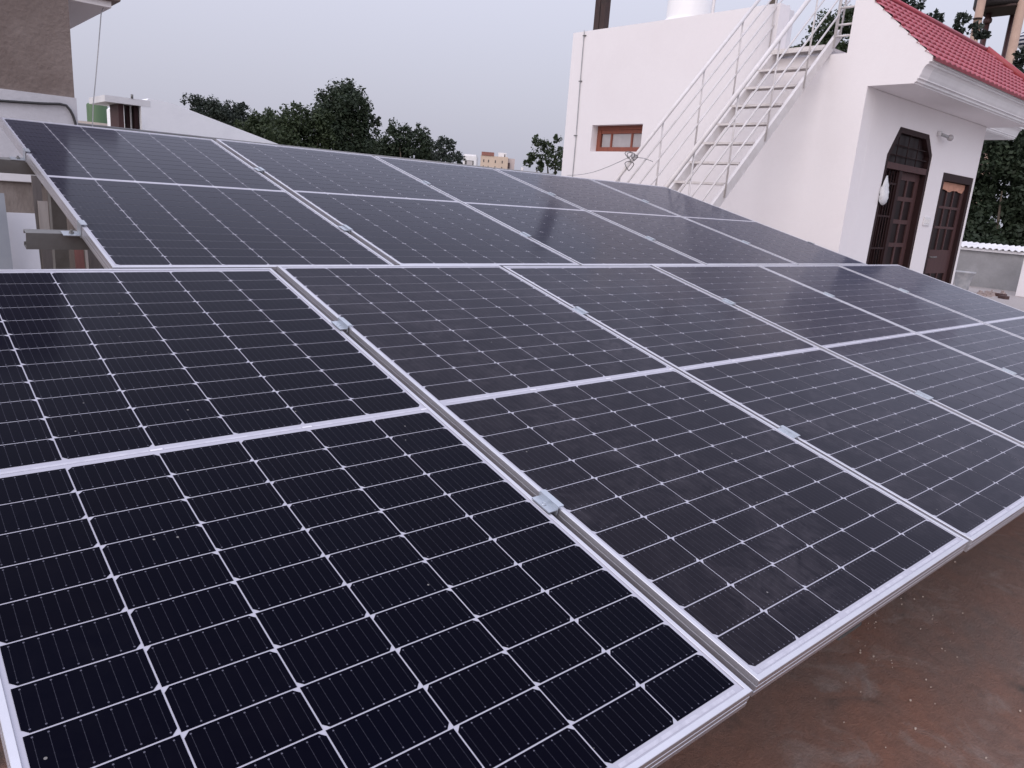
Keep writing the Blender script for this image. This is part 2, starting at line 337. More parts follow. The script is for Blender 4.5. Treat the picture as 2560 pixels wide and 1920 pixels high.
def make_panel(base, label, group):
    p = empty('solar_panel', base, label, 'solar panel', group, rot=(TILT, 0, 0))
    link('backsheet', sheet_me, p)
    link('frame_rail', rail_long, p, (-PW / 2, 0, 0)); link('frame_rail', rail_long, p, (PW / 2, PL, 0), (0, 0, math.pi))
    link('frame_rail', rail_short, p, (PW / 2, 0, 0), (0, 0, math.pi / 2)); link('frame_rail', rail_short, p, (-PW / 2, PL, 0), (0, 0, -math.pi / 2))
    x0 = -(6 * CW + 5 * GX) / 2 + CW / 2
    half = 12 * CH + 11 * GY
    y0 = (PL - 2 * half - MID) / 2 + CH / 2
    for r in range(24):
        y = y0 + r * (CH + GY) + (MID - GY if r >= 12 else 0)
        for c in range(6):
            top = (c % 2 == 1) == (r < 12)          # the side with the cut corners alternates by column and swaps at the middle
            link('cell', cell_me, p, (x0 + c * (CW + GX), y, -0.0024), None if top else (0, 0, math.pi))
    ymid = y0 - CH / 2 + half + MID / 2
    for k in range(3):
        xx = x0 + (2 * k + 0.5) * (CW + GX)
        link('busbar', bus_me, p, (xx, 0.0175, -0.0024)); link('busbar', bus_me, p, (xx, PL - 0.0175, -0.0024))
        link('busbar', bus_me, p, (xx, ymid, -0.0024)); link('ribbon', tab_me, p, (x0 + (2 * k + 1.5) * (CW + GX), ymid, -0.0022))
    return p
fl = ['nearest dark solar panel filling the lower left corner of the photo',
      'dusty solar panel in the front row, second from the left',
      'solar panel in the front row, third from the left', 'solar panel in the front row, fourth from the left',
      'solar panel in the front row, second from its right end', 'rightmost solar panel of the front row, nearest the brown doors']
drop = [-0.007, 0.001, -0.002, 0.0005, -0.001, 0.0]
for i in range(6):
    c = S1 + Vector(((i - 0.5) * PITCH, 0, 0)) - UP * PL + NRM * drop[i] + UP * (0.004 if i == 1 else 0)
    make_panel(c, fl[i], 'front row of solar panels')
bl = ['leftmost grey reflecting solar panel of the rear row, beside the brown wall', 'solar panel in the rear row, second from the left',
      'middle solar panel of the rear row', 'solar panel in the rear row, second from its right end',
      'rightmost solar panel of the rear row, in front of the white staircase']
for i in range(5):
    c = S2 + Vector(((i - 0.5) * PITCH, 0, 0)) - UP * PL + NRM * ((-0.004, 0.001, -0.001, 0, 0)[i])
    make_panel(c, bl[i], 'rear row of solar panels')

# mounting frame: purlins along x under the clamps, sloping rafters, posts
PV = [(-0.515, 6.30), (-1.525, 6.30)]
def on_plane(x, v, n=0.0):            # v metres down the slope from the upper rim of the front row
    p = S1 - UP * v + NRM * n; return Vector((x, p.y, p.z))
mf = empty('mounting_frame', (2.8, 2.2, 0), 'galvanised steel frame carrying the two rows of solar panels', 'frame')
purl = [(0.52, -0.08, 6.50), (1.525, -0.08, 6.50), (-0.455, 0.44, 6.05), (-1.43, 0.10, 6.05)]
for v, xa, xb in purl:                # lipped channels: web, two flanges, lips
    b = MB(); top = -FD - 0.0015; h = 0.058; w = 0.042; t = 0.0025
    def bb(v0, v1, n0, n1):
        ps = [on_plane(x, vv, nn) for x in (xa, xb) for vv, nn in ((v0, n0), (v1, n0), (v1, n1), (v0, n1))]
        b.add(ps, [(0, 1, 2, 3), (7, 6, 5, 4), (0, 4, 5, 1), (1, 5, 6, 2), (2, 6, 7, 3), (3, 7, 4, 0)])
    bb(v + w / 2 - t, v + w / 2, top - h, top); bb(v - w / 2, v + w / 2 - t, top - t, top); bb(v - w / 2, v + w / 2 - t, top - h, top - h + t)
    bb(v - w / 2, v - w / 2 + t, top - 0.014, top - t); bb(v - w / 2, v - w / 2 + t, top - h + t, top - h + 0.014)
    b.build('purlin', STEEL, mf)
for x in (0.75, 2.6, 4.4, 5.8):
    p, q = on_plane(x, 1.9, -FD - 0.094), on_plane(x, -1.75, -FD - 0.094)
    MB().bar(p, q, 0.045, 0.06, NRM).build('rafter', STEEL, mf)
    for v in (1.62, 0.0, -1.62):
        e = on_plane(x, v, -FD - 0.126)
        MB().box((x - 0.03, e.y - 0.03, 0.012), (x + 0.03, e.y + 0.03, e.z)).build('post', STEEL, mf)
        MB().box((x - 0.09, e.y - 0.09, 0.0), (x + 0.09, e.y + 0.09, 0.012)).build('base_plate', STEEL, mf)

# joint clamps: bent galvanised plates
def z_clamp_mesh(gap, step):
    b = MB(); l = 0.033; t = 0.0028; g = gap / 2
    b.box((g - 0.004, -l, 0.0006), (g + 0.010, l, 0.0006 + t))                                   # flange on the higher panel
    b.box((g - 0.004 - t, -l, -step - 0.010), (g - 0.004, l, 0.0006 + t))                        # upright
    b.box((-g - 0.008, -l * 0.92, -step + 0.0006), (g - 0.004 - t, l * 0.92, -step + 0.0006 + t))  # flange on the lower panel
    return b.mesh('plate', GALV)
def ring_mesh():
    b = MB(); n = 12; pts = [(math.cos(2 * math.pi * i / n) * 0.0058, math.sin(2 * math.pi * i / n) * 0.0058, 0.0) for i in range(n + 1)]
    b.tube(pts, 0.0014, 6, caps=False); return b.mesh('bolt_ring', GALV)
cl_me, cl_me2, ring_me = z_clamp_mesh(0.022, 0.006), z_clamp_mesh(0.022, 0.0115), ring_mesh()
ordn = ['first', 'second', 'third', 'fourth', 'fifth']
def clamp(base, row, j, which):
    o = empty('panel_clamp', base, f'{which} galvanised clamp on the {ordn[j]} joint from the left of the {row} panel row', 'clamp', 'clamps on the panel joints', rot=(TILT, 0, 0))
    big = row == 'front' and j == 0
    link('plate', cl_me2 if big else cl_me, o, (0, 0, 0.004 if big else 0.002)); link('bolt_ring', ring_me, o, (-0.009, 0.0, -0.0035 if big else -0.001))
for j in range(5):
    for v, w in ((0.52, 'upper'), (1.525, 'lower')):
        if j == 4 and v > 1: continue
        clamp(on_plane(S1.x + j * PITCH, v + random.uniform(-0.015, 0.015), 0.002), 'front', j, w)
for j in range(4):
    for v, w in ((-1.43, 'upper'), (-0.455, 'lower')):
        clamp(on_plane(S2.x + j * PITCH, v + random.uniform(-0.015, 0.015), 0.002), 'rear', j, w)
# end clamps at the free edges of the rear row
def end_clamp(base, mir, label):
    o = empty('end_clamp', base, label, 'clamp', 'end clamps of the rear row', rot=(TILT, 0, 0))
    s = -1 if mir else 1
    MB().box((0, -0.026, 0.0006), (s * 0.018, 0.026, 0.003)).build('hook', GALV, None, org=Vector((0, 0, 0)))
    h = col.objects[-1]; h.parent = o
    for nm, a, b in (('upright', (-s * 0.0032, -0.026, -0.046), (-s * 0.0006, 0.026, 0.003)), ('foot', (-s * 0.055, -0.024, -0.0405), (-s * 0.0034, 0.024, -0.0378))):
        MB().box(a, b).build(nm, GALV, None, org=Vector((0, 0, 0))); col.objects[-1].parent = o
    b = MB(); b.lathe([(0.008, -0.0376), (0.008, -0.032), (0.004, -0.032), (0.004, -0.026)], (-s * 0.026, 0, 0), 6, smooth=False); b.build('bolt', STEEL, None, org=Vector((0, 0, 0))); col.objects[-1].parent = o
xl, xr = S2.x - PITCH + 0.011, S2.x + 4 * PITCH - 0.011
end_clamp(on_plane(xl, -1.43), False, 'upper end clamp on the left edge of the rear row')
end_clamp(on_plane(xl, -0.43), False, 'lower end clamp on the left edge of the rear row')
end_clamp(on_plane(xr, -0.50), True, 'end clamp on the right edge of the rear row')

# ================================================================== the white roof house
X0, Y0, X1, Y1 = 8.73, 4.21, 12.60, 8.97
SOF, EAVE, RIDGE = 2.94, (3.57, 3.19), (4.52, 4.02)
house = empty('roof_house', (10.6, 6.6, 0), 'white painted roof house with red tiled eave and two brown doors', 'house')
# side wall with the small window opening; profile in y,z
WY0, WY1, WZ0, WZ1 = 7.385, 8.38, 2.22, 2.605
w = MB(); T = 0.23
w.prism([(Y1, 0), (Y1, 3.97), (8.38, 3.967), (8.38, 0)], 0, X0, X0 + T)
w.prism([(8.38, 0), (8.38, WZ0), (WY0, WZ0), (WY0, 0)], 0, X0, X0 + T); w.prism([(8.38, WZ1), (8.38, 3.967), (WY0, 3.958), (WY0, WZ1)], 0, X0, X0 + T)
cprof = [(3.572, 3.185), (3.572, 3.150), (3.600, 3.150), (3.600, 3.128), (3.622, 3.120), (3.640, 3.095), (3.652, 3.060), (3.660, 3.030), (3.672, 3.005), (3.668, 2.992), (3.690, 2.985), (3.690, 2.960), (3.712, 2.952), (3.712, SOF)]
# the right part carries the gable and the cornice profile out in the plane of the wall
w.prism([(WY0, 0), (WY0, 3.958), (5.45, 3.95), (5.45, 3.31), (4.515, 3.31), (4.515, 4.012), (3.572, 3.200)] + cprof[1:] + [(Y0, SOF), (Y0, 0)], 0, X0, X0 + T)
w.build('wall', WHITE, house)
d1 = [(9.50, 0.0), (9.54, 2.28), (9.77, 2.625), (10.66, 2.625), (10.88, 2.38), (10.88, 0.0)]
dw = MB(); dw.prism([(X0 + T + 0.001, 0.0), (9.50, 0.0)] + d1[1:5] + [(10.88, 0.0), (11.37, 0.0), (11.37, 2.21), (12.53, 2.21), (12.53, 0.0), (X1, 0.0), (X1, SOF - 0.002), (X0 + T + 0.001, SOF - 0.002)], 1, Y0, Y0 + T)
dw.build('wall', WHITE, house, bevel=0.006)
MB().box((X1 - T, Y0 + T + 0.001, 0), (X1 - 0.001, Y1, SOF - 0.002)).build('wall', WHITE, house)
MB().box((X0 + T + 0.001, Y1 - T, 0), (X1 - T - 0.001, Y1 - 0.002, SOF - 0.002)).build('wall', WHITE, house)
MB().box((X0 + T + 0.001, 3.715, SOF), (12.72, Y1 - 0.004, 3.10)).build('roof_slab', WHITE, house)
c = MB(); c.prism(cprof + [(3.80, SOF + 0.003), (3.80, 3.185)], 0, X0 + T + 0.001, 13.8); c.build('cornice', WHITE2, house)
MB().prism([(3.70, 3.105), (4.51, 3.105), (4.51, 3.98), (3.72, 3.18)], 0, X0 + T + 0.002, 12.9).build('roof_backing', WHITE, house)
pe = MB(); pe.box((X0 + T + 0.001, 5.45, 3.104), (X0 + 0.34, 6.2, 3.93)); pe.build('parapet_return', WHITE2, house, bevel=0.01)
MB().box((X1 - 0.15, 5.0, 3.104), (X1 - 0.003, Y1 - 0.01, 3.35)).build('parapet', WHITE, house)
# tiles
SL = Vector((0, RIDGE[0] - EAVE[0], RIDGE[1] - EAVE[1])); SLEN = SL.length; SD = SL.normalized(); SN = Vector((0, -SD.z, SD.y))
TR, TWD = SLEN / 9, 0.150
def tile_mesh():
    n = 8; t = MB(); rows = ((0.0, 0.030), (0.012, 0.040), (TR + 0.012, 0.012))
    for u, z in rows:
        t.v += [Vector((TWD * i / n, 0, 0)) + SD * u + SN * (z + 0.016 * (0.5 - 0.5 * math.cos(2 * math.pi * i / n))) for i in range(n + 1)]
    for r in range(2):
        for i in range(n):
            t.smooth.add(len(t.f)); t.f.append([r * (n + 1) + i, r * (n + 1) + i + 1, (r + 1) * (n + 1) + i + 1, (r + 1) * (n + 1) + i])
    o = len(t.v); t.v += [Vector((TWD * i / n, 0, 0)) + SD * 0.002 + SN * 0.006 for i in range(n + 1)]
    for i in range(n): t.f.append([o + i, o + i + 1, i + 1, i])
    return t.mesh('tile', TILE)
tm = tile_mesh()
roof = MB(); roof.prism([(3.60, 3.188), (3.60, 3.197), (4.52, 4.005), (4.52, 3.988)], 0, X0 + 0.02, 13.0); roof = roof.build('tiled_roof', TILE2, house)
ORG[roof] = ORG[house]
for r in range(9):
    ncol = int((13.80 - X0 - 0.95 * r / 9 * 0.98) / TWD)
    for k in range(ncol):
        p = Vector((X0 - 0.008 + k * TWD, EAVE[0] - 0.02, EAVE[1] - 0.028)) + SD * (r * TR) - SN * 0.010
        link('tile', tm, roof, p - ORG[house])
hp0, hp1 = Vector((12.86, 4.53, 4.055)), Vector((13.82, 3.56, 3.235))
MB().tube([hp0, hp0.lerp(hp1, 0.5), hp1], 0.055, 10).build('hip_cap', TILE2, roof)
MB().add([(12.86, 4.52, 4.01), (13.82, 3.57, 3.18), (13.82, 5.4, 3.18), (12.86, 4.50, 3.17)], [(0, 1, 2), (0, 3, 1), (0, 2, 3), (1, 3, 2)]).build('roof_end', TILE2, roof)
MB().tube([(X0, 4.53, 4.055), (12.86, 4.53, 4.055)], 0.03, 8).build('ridge_cap', TILE, roof)
# window in the side wall
wx = X0 + 0.125
win = MB(); FW = 0.075
win.box((wx, WY0, WZ0), (wx + 0.06, WY1 - 0.0, WZ0 + 0.075)); win.box((wx, WY0, WZ1 - 0.06), (wx + 0.06, WY1, WZ1))
win.box((wx, WY1 - FW, WZ0 + 0.075), (wx + 0.06, WY1, WZ1 - 0.06)); win.box((wx, WY0, WZ0 + 0.075), (wx + 0.06, WY0 + 0.045, WZ1 - 0.06))
win.box((wx + 0.012, WY0 + 0.045, WZ1 - 0.115), (wx + 0.05, WY1 - FW, WZ1 - 0.06))
win = win.build('window', REDWOOD, house, bevel=0.004); ORG[win] = ORG[house]
ys = [WY0 + 0.045, at_x(1581, 350, wx + 0.03).y, at_x(1530, 350, wx + 0.03).y, WY1 - FW]
for y in ys[1:3]: MB().box((wx + 0.010, y - 0.014, WZ0 + 0.076), (wx + 0.05, y + 0.014, WZ1 - 0.116)).build('mullion', REDWOOD, win)
for a, b in zip(ys[:-1], ys[1:]): MB().box((wx + 0.030, a + 0.0142, WZ0 + 0.076), (wx + 0.036, b - 0.0142, WZ1 - 0.116)).build('pane', FROST, win)
# double door with shaped head
yd = Y0 + 0.006
fr = MB(); k = 0.07
def inner(poly, e):
    cx = sum(p[0] for p in poly) / len(poly); zt = 2.0
    return [(x + (e if x < cx else -e), z if z < 0.1 else (z - e * (0.9 if z > 2.5 else 0.35))) for x, z in poly]
di = inner(d1, k)
for i in range(5):
    a, b, c_, d_ = d1[i], d1[i + 1], di[i + 1], di[i]
    vs_ = [(q[0], y, q[1]) for y in (yd, yd + 0.13) for q in (a, b, c_, d_)]
    fr.add(vs_, [(0, 3, 2, 1), (4, 5, 6, 7), (0, 1, 5, 4), (1, 2, 6, 5), (2, 3, 7, 6), (3, 0, 4, 7)])
door = fr.build('double_door', WOOD, house); ORG[door] = ORG[house]
MB().box((9.575, yd + 0.002, 2.13), (10.808, yd + 0.088, 2.205)).build('transom', WOODL, door)
MB().prism([(9.60, 2.208), (9.86, 2.555), (10.58, 2.555), (10.80, 2.30), (10.80, 2.208)], 1, yd + 0.05, yd + 0.056).build('transom_glass', GLASSD, door)
for xx in (9.85, 10.15, 10.45): MB().tube([(xx, yd + 0.02, 2.206), (xx, yd + 0.02, 2.56)], 0.006, 6).build('grille_bar', WOOD, door)
for zz in (2.30, 2.42): MB().tube([(9.63, yd + 0.02, zz), (10.79, yd + 0.02, zz)], 0.006, 6).build('grille_bar', WOOD, door)
leaf = MB(); lx0, lx1 = 10.12, 10.805
def leafbars(b, x0, x1, y0, y1, xs, zs, z0, z1, sw):
    b.box((x0, y0, z0), (x0 + sw, y1, z1)); b.box((x1 - sw, y0, z0), (x1, y1, z1))
    for a, c_ in zs: b.box((x0 + sw, y0 + 0.001, a), (x1 - sw, y1 - 0.001, c_))
    return b
leafbars(leaf, lx0, lx1, yd + 0.07, yd + 0.11, None, [(0.04, 0.42), (0.86, 0.93), (1.18, 1.235), (1.48, 1.535), (1.77, 1.825), (2.03, 2.125)], 0.04, 2.125, 0.11)
leaf = leaf.build('door_leaf', WOODL, door); ORG[leaf] = ORG[house]
for a, b in ((0.42, 0.86), (0.93, 1.18), (1.235, 1.48), (1.535, 1.77), (1.825, 2.03)):
    MB().box((lx0 + 0.1105, yd + 0.085, a), (10.44, yd + 0.090, b)).build('pane', GLASSD, leaf); MB().box((10.485, yd + 0.085, a), (lx1 - 0.1105, yd + 0.090, b)).build('pane', GLASSD, leaf)
MB().box((10.44, yd + 0.072, 0.42), (10.485, yd + 0.106, 2.03)).build('glazing_bar', WOODL, leaf)
# second leaf stands open into the room, an iron grille gate fills its half
MB().box((9.985, yd + 0.131, 0.03), (10.03, yd + 0.68, 2.12)).build('open_leaf', WOOD, door)
for i in range(6): MB().tube([(9.62 + i * 0.075, yd + 0.03, 0.05), (9.62 + i * 0.075, yd + 0.03, 2.128)], 0.007, 6).build('grille_bar', WOOD, door)
for zz in (0.35, 0.75, 1.15, 1.55, 1.95): MB().box((9.58, yd + 0.025, zz), (10.02, yd + 0.035, zz + 0.022)).build('grille_bar', WOOD, door)
MB().box((10.03, yd + 0.015, 0.03), (10.115, yd + 0.06, 2.128)).build('meeting_stile', WOOD, door)
# single door
sx0, sx1, sz = 11.37, 12.53, 2.21
f2 = MB(); f2.box((sx0, yd, 0.0), (sx0 + 0.09, yd + 0.09, sz)); f2.box((sx1 - 0.09, yd, 0.0), (sx1, yd + 0.09, sz)); f2.box((sx0 + 0.09, yd, sz - 0.10), (sx1 - 0.09, yd + 0.09, sz))
sdoor = f2.build('single_door', WOOD, house); ORG[sdoor] = ORG[house]
a0, a1 = sx0 + 0.092, sx1 - 0.092
lf = MB(); leafbars(lf, a0, a1, yd + 0.055, yd + 0.095, None, [(0.04, 0.22), (0.82, 1.16), (1.46, 1.495), (1.74, 1.775), (2.01, 2.105)], 0.04, 2.105, 0.105)
gx = [a0 + 0.105 + (a1 - a0 - 0.21) * i / 3 for i in range(4)]
for xx in gx[1:3]: lf.box((xx - 0.016, yd + 0.058, 0.22), (xx + 0.016, yd + 0.092, 0.82)); lf.box((xx - 0.016, yd + 0.058, 1.16), (xx + 0.016, yd + 0.092, 2.01))
lf = lf.build('door_leaf', WOODL, sdoor); ORG[lf] = ORG[house]
for z0, z1 in ((0.22, 0.82), (1.16, 1.46), (1.495, 1.74), (1.775, 2.01)):
    for i in range(3):
        MB().box((gx[i] + (0.0165 if i else 0.0005), yd + 0.072, z0 + 0.0005), (gx[i + 1] - (0.0165 if i < 2 else 0.0005), yd + 0.077, z1 - 0.0005)).build('pane', GLASSD, lf)
hd = MB(); hd.tube([(a0 + 0.05, yd + 0.054, 1.06), (a0 + 0.05, yd - 0.02, 1.06), (a0 + 0.06, yd - 0.03, 1.06), (a0 + 0.20, yd - 0.03, 1.065)], 0.010, 8); hd.build('handle', STEEL, lf)
bw = MB(); random.seed(3)
tp = [(a0 + 0.03 + (a1 - a0 - 0.06) * i / 14, 2.100) for i in range(15)]; bt = [(x, 1.99 + random.uniform(-0.006, 0.006) + 0.012 * math.sin(i * 0.9) + (0.05 if i in (0, 14) else 0)) for i, (x, z) in enumerate(tp)]
bw.prism(tp + bt[::-1], 1, yd + 0.050, yd + 0.0545); bw.build('bare_strip', BAREWOOD, sdoor)
# wall lamp and switch plate
lamp = empty('wall_lamp', (10.92, Y0, 2.65), 'small bare bulb in a wall holder above the brown doors', 'lamp')
b = MB(); b.tube([(10.90, Y0, 2.665), (10.90, Y0 - 0.05, 2.665)], 0.032, 12); b.build('holder', WHITE2, lamp)
b = MB(); b.tube([(10.90, Y0 - 0.045, 2.655), (10.95, Y0 - 0.085, 2.640), (10.99, Y0 - 0.10, 2.632)], 0.02, 10); b.build('neck', POT, lamp)
bulb_prof = [(0.012, -0.06), (0.020, -0.04), (0.036, -0.015), (0.042, 0.012), (0.034, 0.036), (0.014, 0.047)]
b = MB(); b.lathe(bulb_prof, (0, 0, 0), 14); b.v = [Matrix.Rotation(R(80), 3, 'Y') @ v + Vector((11.04, Y0 - 0.11, 2.625)) for v in b.v]; b.build('bulb', FROST, lamp)
sw = empty('switch_plate', (11.1, Y0, 1.54), 'pale switch plate on the wall between the two brown doors', 'switch')
MB().box((11.00, Y0 - 0.018, 1.485), (11.21, Y0 - 0.0005, 1.60)).build('plate', WHITE2, sw, bevel=0.004)
for i in range(3): MB().box((11.025 + i * 0.06, Y0 - 0.024, 1.515), (11.06 + i * 0.06, Y0 - 0.0185, 1.57)).build('rocker', TANK, sw)
# bag hanging from the grille
bag = MB(); random.seed(11); n = 14
prof = [(0.012, 0.345), (0.028, 0.31), (0.040, 0.28), (0.062, 0.24), (0.072, 0.20), (0.090, 0.16), (0.084, 0.12), (0.092, 0.085), (0.078, 0.045), (0.050, 0.015), (0.015, 0.0)]
for r, z in prof:
    bag.v += [Vector((9.58 + math.cos(2 * math.pi * j / n) * r * random.uniform(0.72, 1.22) + 0.05 * (0.3 - z), yd - 0.035 + math.sin(2 * math.pi * j / n) * r * random.uniform(0.3, 0.6), 1.69 + z + random.uniform(-0.008, 0.008))) for j in range(n)]
for i in range(len(prof) - 1):
    for j in range(n): bag.smooth.add(len(bag.f)); bag.f.append([i * n + (j + 1) % n, i * n + j, (i + 1) * n + j, (i + 1) * n + (j + 1) % n])
tag(bag.build('hanging_bag', CLOTH), 'crumpled white plastic bag hanging on the left of the dark double door', 'bag')
# porch canopy on the far side
can = empty('porch_canopy', (15.6, 6.6, 0), 'white moulded porch canopy reaching out behind the roof house', 'canopy')
dz = 3.38 - SOF
MB().box((X1 + 0.002, 5.66, 3.38), (18.6, 8.3, 3.55)).build('slab', WHITE2, can)
c = MB(); c.prism([(y + 1.945, z + dz) for y, z in cprof] + [(5.659, 3.383), (5.659, 3.625)], 0, X1 + 0.002, 18.6); c.build('cornice', WHITE2, can)
for xx in (14.2, 18.4): MB().box((xx - 0.13, 8.02, 0), (xx + 0.13, 8.28, 3.379)).build('column', WHITE2, can)
# conduit on the side wall
cd = empty('conduit_pipe', (X0, 8.71, 0), 'thin grey conduit running up the left end of the white wall', 'pipe')
b = MB(); b.tube([(X0 - 0.012, 8.70, 0.05), (X0 - 0.012, 8.70, 2.4), (X0 - 0.014, 8.715, 3.2), (X0 - 0.012, 8.725, 3.9), (X0 - 0.010, 8.73, 3.985)], 0.0075, 7); b.build('pipe', POT, cd)
for z in (1.6, 2.45, 3.25, 3.9): MB().box((X0 - 0.022, 8.685, z), (X0 - 0.0005, 8.745, z + 0.012)).build('clip', STEEL, cd)
# posts standing on the parapet
for i, (x, y, lab) in enumerate(((X0 + 0.07, 8.575, 'left of two dark rusted angle posts standing on the white parapet'), (X0 + 0.07, 8.455, 'right of two dark rusted angle posts standing on the white parapet'))):
    o = empty('angle_post', (x, y, 3.95), lab, 'post', 'posts on the parapet')
    b = MB(); h = 0.80; a = 0.10; t = 0.012
    b.box((x, y - a / 2, 3.94), (x + t, y + a / 2, 3.95 + h)); b.box((x + t, y - a / 2, 3.94), (x + a, y - a / 2 + t, 3.95 + h)); b.build('angle', RUST, o)
    b = MB(); b.box((x - 0.03, y - a / 2 - 0.02, 3.935), (x + a * 0.6, y + a / 2 + 0.02, 3.975)); b.build('mortar_foot', WHITE, o, bevel=0.012)
# roof tank
TKX = 9.95; tkp = at_x(1722, 30, TKX); TKY = tkp.y
tk = empty('roof_tank', (TKX, TKY, 3.1), 'white plastic water tank showing above the white parapet', 'water tank')
b = MB(); b.lathe([(0.52, 0.0), (0.52, 0.86), (0.51, 0.93), (0.47, 0.95), (0.465, 1.02), (0.44, 1.08), (0.35, 1.13), (0.33, 1.16), (0.33, 1.75), (0.25, 1.88)], (TKX, TKY, 3.10), 40); b.build('body', TANK, tk)
b = MB(); b.lathe([(0.20, 0.0), (0.22, 0.02), (0.22, 0.12), (0.18, 0.16)], (TKX, TKY, 4.98), 24); b.build('lid', TANK, tk)
tag(MB().tube([(9.15, at_x(1783, 20, 9.15).y, 3.1), (9.15, at_x(1783, 20, 9.15).y, 5.0)], 0.022, 8).build('vent_pipe', RAIL), 'slim white vent pipe standing beside the roof water tank', 'pipe')
tag(MB().tube([(9.4, 5.98, 3.1), (9.4, 5.98, 4.6)], 0.05, 10).build('drain_stack', BARK), 'short pinkish pipe above the parapet near the stair rail', 'pipe')

# ================================================================== steel staircase
st = empty('steel_staircase', (7.0, 5.11, 0), 'white painted open steel staircase climbing to the roof of the white house', 'staircase')
YR, YL = 4.72, 5.50; RUN, RISE = 0.2255, 0.2290; TX, TZ = 8.62, 3.365
def slope_z(x): return TZ + (x - TX) * RISE / RUN
sd_ = Vector((RUN, 0, RISE)).normalized(); sn_ = Vector((-RISE, 0, RUN)).normalized()
for y, w_ in ((YR - 0.0, 0.05), (YL - 0.10, 0.05)):
    p, q = Vector((5.28, y, slope_z(5.28) - 0.03)), Vector((8.86 if y == YR else 8.70, y, slope_z(8.86 if y == YR else 8.70) - 0.03))
    MB().bar(p - sn_ * 0.03, q - sn_ * 0.03, 0.04, 0.105, sn_).build('stringer', RAIL, st)
for k in range(15):
    x, z = TX - k * RUN, TZ - k * RISE
    if z < 0.15: break
    t = MB(); t.box((x - 0.02, YR + 0.0255, z - 0.004), (x + 0.14, YL, z)); t.box((x - 0.02, YR + 0.0255, z - 0.024), (x - 0.016, YL, z - 0.004)); t.box((x + 0.136, YR + 0.0255, z - 0.024), (x + 0.14, YL, z - 0.004))
    t.build('tread', RAILDIRTY, st)
    b = MB(); b.bar((x + 0.0, YL - 0.012, z - 0.034), (x + 0.0, YL - 0.012, z - 0.17), 0.012, 0.012, (1, 0, 0)); b.build('tread_strut', RAIL, st)
def railing(y, h, xa, xb, posts, rr, offs):
    za = lambda x: slope_z(x) + h
    MB().tube([(xa, y, za(xa)), (xb, y, za(xb))], rr, 10).build('handrail', RAIL, st)
    for o in offs: MB().tube([(xa, y, za(xa) - o), (xb, y, za(xb) - o)], 0.0105, 8).build('rail', RAIL, st)
    for x in posts: MB().tube([(x, y, slope_z(x) - 0.10), (x, y, za(x))], 0.010, 8).build('baluster', RAIL, st)
railing(YL, 0.83, 5.35, 9.0, [5.6 + 0.62 * i for i in range(6)], 0.021, (0.20, 0.40, 0.60))
railing(YR - 0.026, 0.96, 5.35, 9.0, [5.75 + 0.62 * i for i in range(6)], 0.025, (0.26, 0.50, 0.72))
b = MB(); b.tube([(X0 + 0.02, 4.70, 3.38), (X0 + 0.02, 4.70, 4.5)], 0.018, 8); b.build('landing_post', RAIL, st)
for z in (3.50, 3.62, 3.80, 3.98): MB().tube([(X0 + 0.02, 4.70, z), (X0 + 0.02, 4.518, z)], 0.013, 8).build('landing_rail', RAIL, st)
MB().box((X0 - 0.10, YR + 0.026, 3.372), (X0 + 0.45, YL - 0.02, 3.402)).build('landing', RAILDIRTY, st)
# wire with a coil tied to the left handrail
cw = empty('tied_wire', (6.6, 5.45, 2.1), 'thin grey wire tied to the staircase handrail and running left to the wall', 'wire')
tie = at_y(1577, 391, YL - 0.02); wl_ = at_x(1418, 438, X0 - 0.02)
b = MB(); b.tube([wl_.lerp(tie, i / 8) - Vector((0, 0, 0.06 * math.sin(math.pi * i / 8))) for i in range(9)], 0.004, 5); b.build('strand', POT, cw)
for (ox, oz, r0) in ((-0.04, 0.01, 0.045), (0.0, 0.0, 0.05), (0.06, -0.01, 0.04), (-0.01, -0.10, 0.06)):
    b = MB(); pts = [tie + Vector((ox + r0 * math.cos(t), -0.02 * math.sin(t * 2), oz + r0 * 0.8 * math.sin(t))) for t in [2 * math.pi * i / 14 for i in range(15)]]
    b.tube(pts, 0.0045, 5); b.build('coil', STEEL, cw)
b = MB(); b.tube([tie, tie + Vector((0.22, 0, 0.0)), tie + Vector((0.40, 0.02, -0.02))], 0.004, 5); b.build('strand', POT, cw)

# ================================================================== far end of the terrace, right
pw = empty('terrace_parapet', (23.4, 8.5, 0), 'low grey parapet closing the far right end of the terrace', 'parapet')
MB().box((23.2, 5.0, 0), (23.42, 12.0, 0.96)).build('wall', CONC, pw)
MB().box((23.12, 5.0, 0.961), (23.46, 12.0, 1.03)).build('coping', WHITE2, pw)
cs = MB(); n = 150; pts = [(5.0 + 7 * i / n, 1.055 + 0.028 * math.sin(2 * math.pi * i * 7 / n / 0.15)) for i in range(n + 1)]
for xx, zo in ((23.06, 0.0), (24.4, 0.10)):
    cs.v += [Vector((xx, y, z + zo)) for y, z in pts] + [Vector((xx, y, z + zo - 0.012)) for y, z in pts]
m_ = n + 1
for i in range(n):
    cs.f += [[i + 1, i, 2 * m_ + i, 2 * m_ + i + 1], [m_ + i, m_ + i + 1, 3 * m_ + i + 1, 3 * m_ + i], [i, i + 1, m_ + i + 1, m_ + i]]
cs.build('corrugated_sheet', WHITE2, pw)
ws = empty('white_pier', (22.2, 5.9, 0), 'white painted pier against the low parapet at the right edge', 'pier')
MB().box((21.45, 5.2, 0), (22.3, 5.73, 1.0)).build('wall', WHITE, ws, bevel=0.01)
MB().box((21.40, 5.15, 1.001), (22.36, 5.78, 1.04)).build('coping', WHITE2, ws)
